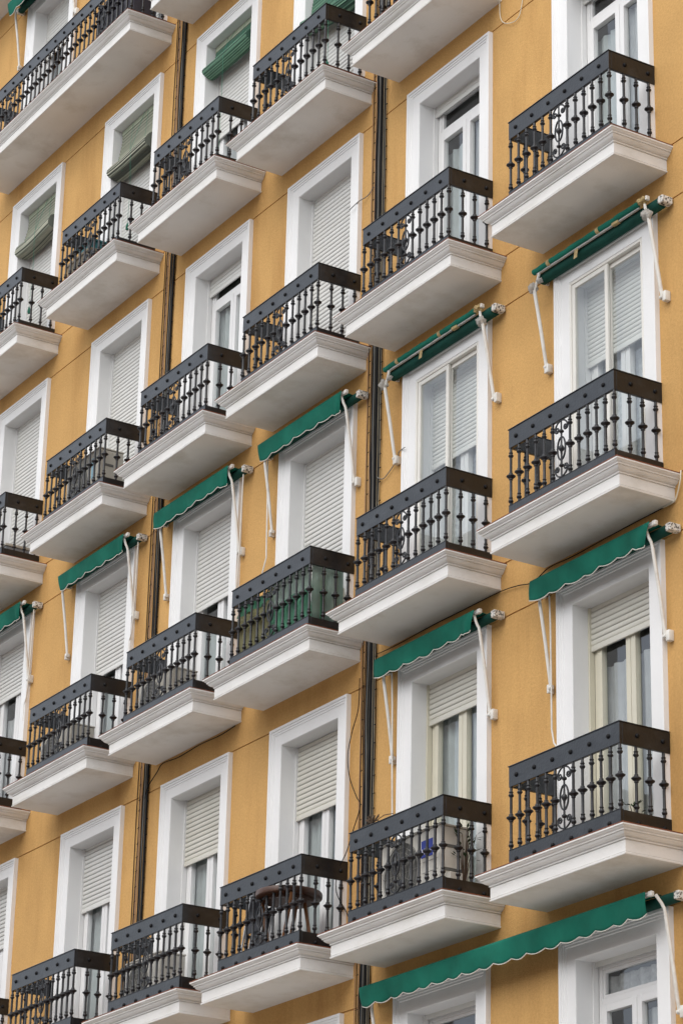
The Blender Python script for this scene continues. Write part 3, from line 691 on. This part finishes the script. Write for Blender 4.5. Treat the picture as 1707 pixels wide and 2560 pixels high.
# ------------------------------------------------------------------ air conditioners
def aircon(c, r, label, x0, x1, y0, y1, h, m='ac', badge=None, sticker=False, side=True):
    a = empty('air_conditioner', (CX[c] + (x0 + x1) / 2, (y0 + y1) / 2, ZB[r] + .236), label, 'air conditioner', 'outdoor air conditioners on balconies')
    w = (x1 - x0) / 2; dp = (y1 - y0) / 2
    b = MB(); b.box(-w, w, -dp, dp, .05, h - .02, .014); b.box(-w - .004, w + .004, -dp - .004, dp + .004, h - .02, h, .006)
    b.build('body', m, a)
    b = MB(); [b.box(sx * w * .8 - .03, sx * w * .8 + .03, -dp - .01, dp + .01, 0, .05, .004) for sx in (-1, 1)]; b.build('foot', 'grille', a)
    # fan side at the left: dark opening and round guard
    fr = min(h * .40, w * .62); cx = -w + fr + .05; cz = h / 2 + .015; yf = -dp - .002
    b = MB(); n = 32; b.add([(cx, yf, cz)] + [(cx + fr * math.cos(2 * math.pi * k / n), yf, cz + fr * math.sin(2 * math.pi * k / n)) for k in range(n)], [(0, 1 + (k + 1) % n, 1 + k) for k in range(n)])
    b.build('fan_opening', 'grille', a)
    b = MB()
    for q in (.2, .36, .52, .68, .84, 1.0): b.tube([(cx + fr * q * math.cos(2 * math.pi * k / 28), yf - .012, cz + fr * q * math.sin(2 * math.pi * k / 28)) for k in range(29)], .0022, 5, False)
    for k in range(12): b.tube([(cx, yf - .013, cz), (cx + fr * math.cos(math.pi * k / 6), yf - .010, cz + fr * math.sin(math.pi * k / 6))], .002, 5)
    b.build('fan_guard', 'grille_bar', a)
    b = MB()
    for k in range(3): b.box(cx + fr + .06, w - .03, -dp - .003, -dp, h * (.28 + .14 * k), h * (.28 + .14 * k) + .004)
    b.build('panel_seam', 'grille_bar', a)
    b = MB(); b.box(w, w + .004, -dp * .55, dp * .2, h * .70, h * .74); b.build('side_handle', 'grille', a)
    b = MB(); b.box(w, w + .006, -dp * .7, dp * .5, h * .40, h * .44); b.build('side_vent', 'grille', a)
    b = MB(); b.box(w, w + .045, -dp * .5, dp * .4, h * .10, h * .38, .006); b.build('valve_cover', m, a)
    if sticker:
        b = MB(); b.box(cx + fr + .09, cx + fr + .19, -dp - .0035, -dp, h * .52, h * .86); b.build('sticker', 'paleblue', a)
    if badge:
        bx = w - .29
        b = MB(); b.box(bx, bx + .18, -dp - .004, -dp, h * .62, h * .84); bo = b.build('badge', 'blue', a)
        b = MB(); b.box(bx, bx + .16, -dp - .004, -dp, h * .16, h * .23); b.build('badge', 'blue', a)
        cu = bpy.data.curves.new('lettering', 'FONT'); cu.body = badge; cu.size = .075; cu.extrude = .001
        to = bpy.data.objects.new('tmp', cu); COL.objects.link(to); bpy.context.view_layer.update()
        me = bpy.data.meshes.new_from_object(to.evaluated_get(bpy.context.evaluated_depsgraph_get())); bpy.data.objects.remove(to)
        me.materials.clear(); me.materials.append(M['badge_white'])
        lo = bpy.data.objects.new('lettering', me); COL.objects.link(lo); lo.parent = bo; lo.rotation_euler = (R(90), 0, 0); lo.location = (bx + .008, -dp - .0055, h * .66)
    return a
aircon('E', 1, 'tall beige air conditioner with a pale blue sticker, left of centre', -.52, .30, -.36, -.04, .74, 'ac', sticker=True)
aircon('E', 2, 'air conditioner with its grille to the left, second balcony left of the green screened one', -.74, .02, -.37, -.07, .56, 'ac')
aircon('D', 2, 'air conditioner with a white top edge, first balcony left of the green screened one', -.74, .02, -.37, -.07, .55, 'ac')
aircon('B', 3, 'large pale air conditioner with a blue badge and white lettering', -.36, .58, -.43, -.13, .70, 'ac_white', badge='Haier')
aircon('D', 3, 'air conditioner on the balcony next left of the wooden table', -.70, .04, -.37, -.07, .58, 'ac_white')

# ------------------------------------------------------------------ things kept on the balconies
def thing(c, r, x, y, name, label, cat, group=None): return empty(name, (CX[c] + x, y, ZB[r] + .2355), label, cat, group)
# round table
t = thing('C', 3, .10, -.255, 'round_table', 'round dark wooden table with splayed curved legs on a balcony', 'table')
b = MB(); b.lathe([(.632, .275), (.634, .305), (.645, .318), (.680, .322), (.695, .315), (.700, .29)], seg=36); b.build('tabletop', 'wood', t, smooth=True)
b = MB(); b.lathe([(.60, .222), (.60, .235), (.633, .235), (.633, .222)], seg=32); b.build('apron', 'wood', t, smooth=True)
for sx in (-1, 1):
    for (xa, ya, xb) in ((.275, -.13, .07), (.07, .13, .275)):
        b = MB(); b.tube([(sx * xa, ya, .63), (sx * (xa * .55 + xb * .45), ya, .34), (sx * xb, ya, 0)], [.019, .017, .018], 8); b.build('leg', 'wood_leg', t, smooth=True)
t = thing('C', 3, -.42, -.30, 'folding_chair', 'folded chair with dark fabric and silver tubes leaning beside the wooden table', 'chair')
b = MB()
for x in (-.17, .17): b.tube([(x, -.10, 0), (x, .02, .80)], .010, 8); b.tube([(x + .02, -.04, 0), (x + .02, .09, .72)], .010, 8)
b.tube([(-.17, .02, .80), (.17, .02, .80)], .010, 8); b.build('tube_frame', 'silver', t, smooth=True)
b = MB(); b.grid(lambda u, v: (-.165 + .33 * u, -.035 + .055 * v - .02 * math.sin(u * 3.14), .40 + .40 * v), 8, 6); b.build('backrest', 'dark', t, solid=.006)
b = MB(); b.grid(lambda u, v: (-.165 + .33 * u, .015 + .05 * v, .28 + .36 * v), 8, 6); b.build('seat', 'dark', t, solid=.010)
# purple basin
t = MB(); t.lathe([(0, .15), (.004, .155), (.15, .205), (.165, .215), (.172, .214), (.168, .203), (.15, .198), (.02, .148), (.012, .0)], seg=32)
o = t.build('basin', 'purple', smooth=True); o.location = (CX['C'] + .50, -.262, ZB[1] + .2355); o.rotation_euler = (R(6), R(4), 0); tag(o, 'purple plastic basin standing behind a balcony corner', 'basin')
# planter with teal lid
t = thing('E', 0, -.50, -.26, 'planter_box', 'tan planter box with a teal plastic tray on top', 'planter')
b = MB(); w_, d_ = .27, .13
b.add([(-w_, -d_, 0), (w_, -d_, 0), (w_, d_, 0), (-w_, d_, 0), (-w_ - .03, -d_ - .02, .46), (w_ + .03, -d_ - .02, .46), (w_ + .03, d_ + .02, .46), (-w_ - .03, d_ + .02, .46)], [(0, 3, 2, 1), (4, 5, 6, 7), (0, 1, 5, 4), (1, 2, 6, 5), (2, 3, 7, 6), (3, 0, 4, 7)]); b.box(-w_ - .04, w_ + .04, -d_ - .03, d_ + .03, .43, .47, .006); b.build('box', 'planter', t)
b = MB(); b.box(-.10, .24, -.11, .10, .471, .62, .015); b.box(-.12, .26, -.125, .115, .60, .625, .006); b.build('tray', 'teal', t)
# grey box
t = thing('F', 1, .47, -.25, 'storage_box', 'small grey plastic box on the balcony cut by the left edge', 'box')
b = MB(); b.box(-.17, .17, -.16, .16, 0, .25, .012); b.build('box', 'greybox', t)
b = MB(); b.box(-.18, .18, -.17, .17, .25, .285, .008); b.build('lid', 'ac', t)
# cabinet on the long balcony
t = thing('E', -1, .12, -.26, 'balcony_cabinet', 'dark slatted cabinet at the right end of the long balcony', 'cabinet')
b = MB(); b.box(-.50, .50, -.16, .16, .02, .66, .006)
for k in range(8): b.box(-.49 + k * .124, -.49 + k * .124 + .108, -.170, -.1595, .04, .64, .003)
b.build('carcass', 'chest', t)
b = MB(); b.box(-.52, .52, -.185, .18, .66, .70, .006); b.build('lid', 'chest', t)
# green sheeting
t = thing('C', 2, 0, 0, 'plastic_screen', 'green translucent plastic sheeting tied inside a balcony railing', 'screen')
def sheet(x0, x1, z0, z1, name, m, y=-.452, seed=0):
    q = random.Random(seed); ph = [q.random() * 6 for _ in range(4)]
    b = MB(); b.grid(lambda u, v: (x0 + (x1 - x0) * u, y + .012 * math.sin(u * 14 + ph[0] + v * 3) + .008 * math.sin(u * 31 + ph[1] - v * 4), z0 + (z1 - z0) * v + .012 * math.sin(u * 9 + ph[2]) * v), 60, 8); return b.build(name, m, t, smooth='all', solid=.0015)
sheet(-.76, -.10, .17, .60, 'lower_sheet', 'olive', seed=1); sheet(-.76, -.10, .60, .70, 'lower_sheet', 'tarp', -.448, seed=2)
sheet(-.14, .68, .17, .52, 'lower_sheet', 'tarp', -.444, seed=3); sheet(-.14, .68, .50, .80, 'upper_sheet', 'tarp_pale', -.438, seed=4)
b = MB(); b.grid(lambda u, v: (.672 + .008 * math.sin(u * 12), -.44 + .36 * u, .17 + .62 * v), 24, 6); b.build('side_sheet', 'tarp_pale', t, smooth='all', solid=.0015)
b = MB(); b.grid(lambda u, v: (.664 + .008 * math.sin(u * 14 + 1), -.435 + .22 * u, .17 + .33 * v), 24, 6); b.build('side_sheet', 'tarp', t, smooth='all', solid=.0015)
o = MB().box(-.055, .055, -.04, .0, 0, .20, .008)
for k in range(3): o.box(-.045, .045, -.045, -.0398, .03 + .055 * k, .065 + .055 * k, .003)
o = o.build('meter_box', 'frame_cream'); o.location = (CX['C'] + .60, -.052, ZB[2] + .62); tag(o, 'small cream box on the surround behind the green screened balcony', 'box')
# potted plants and twigs
def plant(c, r, x, y, h, label, n=40, seed=0):
    t = thing(c, r, x, y, 'potted_plant', label, 'plant'); q = random.Random(seed)
    b = MB(); b.lathe([(0, .06), (.15, .085), (.17, .088), (.17, .075), (.15, .07)], seg=16); b.build('pot', 'pot', t, smooth=True)
    b = MB(); bl = MB()
    for k in range(n):
        a = q.random() * 6.28; hh = h * q.uniform(.45, 1); s = q.uniform(.02, .11)
        pts = [(0, 0, .15), (s * .4 * math.cos(a), s * .4 * math.sin(a), .15 + hh * .5), (s * math.cos(a), s * math.sin(a), .15 + hh)]
        if k % 3 == 0: b.tube(pts, .003, 5)
        px_, py_, pz_ = pts[2]; L_ = q.uniform(.04, .09); w_ = .011; u = Vector((math.cos(a), math.sin(a), q.uniform(-.2, 1.2))).normalized(); sd = u.cross(Vector((0, 0, 1))).normalized() * w_
        p0 = Vector((px_, py_, pz_)); bl.add([p0, p0 + u * L_ * .5 + sd, p0 + u * L_, p0 + u * L_ * .5 - sd], [(0, 1, 2, 3)])
    b.build('stems', 'twig', t); bl.build('leaves', 'leaf', t); return t
plant('B', 3, .60, -.19, .52, 'dark spiky potted plant beside the badged air conditioner', 60, 5)
plant('A', 3, .52, -.20, .16, 'small dark potted plant behind the lowest right edge railing', 26, 6)
t = MB(); q = random.Random(9)
for k in range(16):
    a = q.random() * 6.28; t.tube([(0, 0, 0), (.05 * math.cos(a), .02 * math.sin(a), .03 + .03 * q.random()), (.09 * math.cos(a), .04 * math.sin(a), .02 + .07 * q.random())], .006, 5)
t.tube([(-.22, .0, .002), (-.12, 0, .02), (0, 0, .01), (.18, .01, .045), (.34, .0, .02)], .004, 5)
o = t.build('dry_twigs', 'twig'); o.location = (CX['B'] - .42, -RD, ZB[3] + 1.138); tag(o, 'bunch of dry twigs lying on a balcony rail above the badged air conditioner', 'twigs')

# ------------------------------------------------------------------ cables
def bundle(x0, label, dense, seed):
    a = empty('cable_bundle', (x0, 0, 0), label, 'cables', 'vertical cable bundles'); q = random.Random(seed)
    def run(dx, y, rad, m, amp=.006, name='cable'):
        ph = q.random() * 6; b = MB(); n = 120
        b.tube([(dx + amp * math.sin(i * .35 + ph) + amp * .7 * math.sin(i * .93 + ph), y, 27 * i / n) for i in range(n + 1)], rad, 8); return b.build(name, m, a, smooth='all')
    if dense:
        run(-.034, -.028, .018, 'cable', .004); run(.000, -.026, .015, 'cable_old', .005); run(-.014, -.040, .010, 'cable', .008); run(.030, -.024, .011, 'cable', .003); run(.070, -.018, .008, 'cable', .003)
        run(.052, -.020, .0055, 'cable_dull', .002); run(.090, -.022, .0045, 'cable_dull', .004); run(.10, -.020, .004, 'cable', .008); run(.02, -.056, .005, 'cable_grey', .010); run(-.075, -.03, .0045, 'cable', .012)
        run(-.098, -.02, .0045, 'cable_tan', .003); run(-.135, -.02, .0045, 'cable', .003); run(-.172, -.012, .004, 'cable_tan', .002)
        ladd = (-.135, -.095, .098)
    else:
        run(.018, -.026, .012, 'cable_old', .003); run(.060, -.022, .010, 'cable_old', .004); run(.037, -.034, .0055, 'cable_grey', .003); run(.03, -.045, .004, 'cable', .012); run(.078, -.022, .009, 'cable', .003); run(-.014, -.02, .008, 'cable', .004)
        run(-.058, -.02, .0045, 'cable_tan', .003); run(-.092, -.016, .004, 'cable_tan', .003); run(-.105, -.018, .0055, 'cable', .006); run(-.17, -.012, .005, 'cable', .003)
        ladd = (-.112, -.06, .086)
    z = 4.2; m1 = m2 = None
    for k in range(100):
        zz = z + q.uniform(-.03, .03)
        if m1 is None:
            o = MB().tube([(0, -.022, 0), (ladd[1] - ladd[0], -.030, .003)], .0035, 5).build('cable_clip', 'cable', a); m1 = o.data
            p = MB().tube([(0, -.024, 0), (.018, -.02, .005)], .006, 5).build('cable_nail', 'cable', a); m2 = p.data
        else:
            o = bpy.data.objects.new('cable_clip', m1); COL.objects.link(o); o.parent = a
            p = bpy.data.objects.new('cable_nail', m2); COL.objects.link(p); p.parent = a
        o.location = (ladd[0], 0, zz); p.location = (ladd[2], 0, zz + .06); z += .165
    return a
bundle(-5.405, 'thick black cable bundle running down the wall right of centre', True, 3)
bundle(-9.950, 'thinner bundle of black and tan cables running down the wall left of centre', False, 4)
def wire(pts, rad, m, label, name='loose_cable', sub=6):
    P = [Vector(p) + Vector((0, 0, G0)) for p in pts]; out = []
    for i in range(len(P) - 1):
        p0, p1, p2, p3 = P[max(i - 1, 0)], P[i], P[i + 1], P[min(i + 2, len(P) - 1)]
        for k in range(sub):
            t = k / sub; out.append(.5 * ((2 * p1) + (-p0 + p2) * t + (2 * p0 - 5 * p1 + 4 * p2 - p3) * t * t + (-p0 + 3 * p1 - 3 * p2 + p3) * t ** 3))
    out.append(P[-1]); b = MB(); b.tube(out, rad, 6); return tag(b.build(name, m, smooth='all'), label, 'cable', 'loose cables on the facade')
wire([(-3.275, -.015, 3.30), (-3.271, -.015, 3.094), (-3.258, -.015, 2.892), (-3.166, -.02, 2.773), (-2.983, -.02, 2.712), (-2.905, -.015, 2.811), (-2.86, -.015, 3.1), (-2.86, -.015, 3.3)], .0045, 'cable_cream', 'cream cable hanging in a loop at the top edge of the picture')
wire([(-.640, -.02, -2.862), (-.632, -.03, -2.89), (-.640, -.03, -2.95), (-.70, -.02, -3.06), (-.75, -.02, -3.105), (-.90, -.02, -3.11)], .006, 'cable_cream', 'short cream cable around the wall end of the right edge balcony slab')
wire([(-.90, -.02, -3.112), (-.923, -.02, -3.112), (-1.35, -.02, -3.115), (-1.78, -.02, -3.125), (-2.15, -.02, -3.135), (-2.503, -.02, -3.128), (-2.74, -.02, -3.19), (-2.972, -.02, -3.150), (-3.26, -.02, -3.122), (-3.904, -.02, -3.118), (-4.35, -.02, -3.116), (-5.0, -.02, -3.13), (-5.30, -.02, -3.12)], .005, 'cable', 'dark cable slung under the balcony slabs at right')
wire([(-5.545, -.05, -3.30), (-5.56, -.05, -3.6), (-5.66, -.05, -3.80), (-5.731, -.05, -4.018), (-5.69, -.05, -4.25), (-5.561, -.05, -4.473), (-5.488, -.05, -4.581), (-5.60, -.05, -4.78), (-5.72, -.05, -4.98), (-5.78, -.10, -5.15), (-5.80, -.10, -5.35), (-5.70, -.05, -5.55), (-5.60, -.05, -5.7), (-5.50, -.05, -5.85)], .0045, 'cable', 'thin dark wire looping beside the thick cable bundle and the table balcony')
wire([(-5.34, -.03, -1.27), (-5.28, -.03, -1.31), (-5.22, -.02, -1.32), (-5.08, -.02, -1.26), (-4.98, -.02, -1.19), (-4.90, -.056, -1.165), (-4.80, -.056, -1.155)], .005, 'cable_grey', 'short grey wire from the thick bundle to the sliding door surround')
wire([(-8.0, -.02, -3.12), (-8.3, -.02, -3.14), (-8.75, -.02, -3.13), (-9.2, -.02, -3.15), (-9.55, -.02, -3.13), (-9.68, -.02, -3.2), (-9.86, -.03, -3.33), (-9.93, -.03, -3.5)], .0055, 'cable', 'dark cable slung under the slab left of the green screened balcony')
wire([(-5.53, -.015, 2.05), (-5.65, -.015, 2.0), (-5.76, -.055, 1.97), (-5.93, -.055, 1.95)], .005, 'cable_grey', 'short wire from the thick bundle to the shuttered window surround beside it')
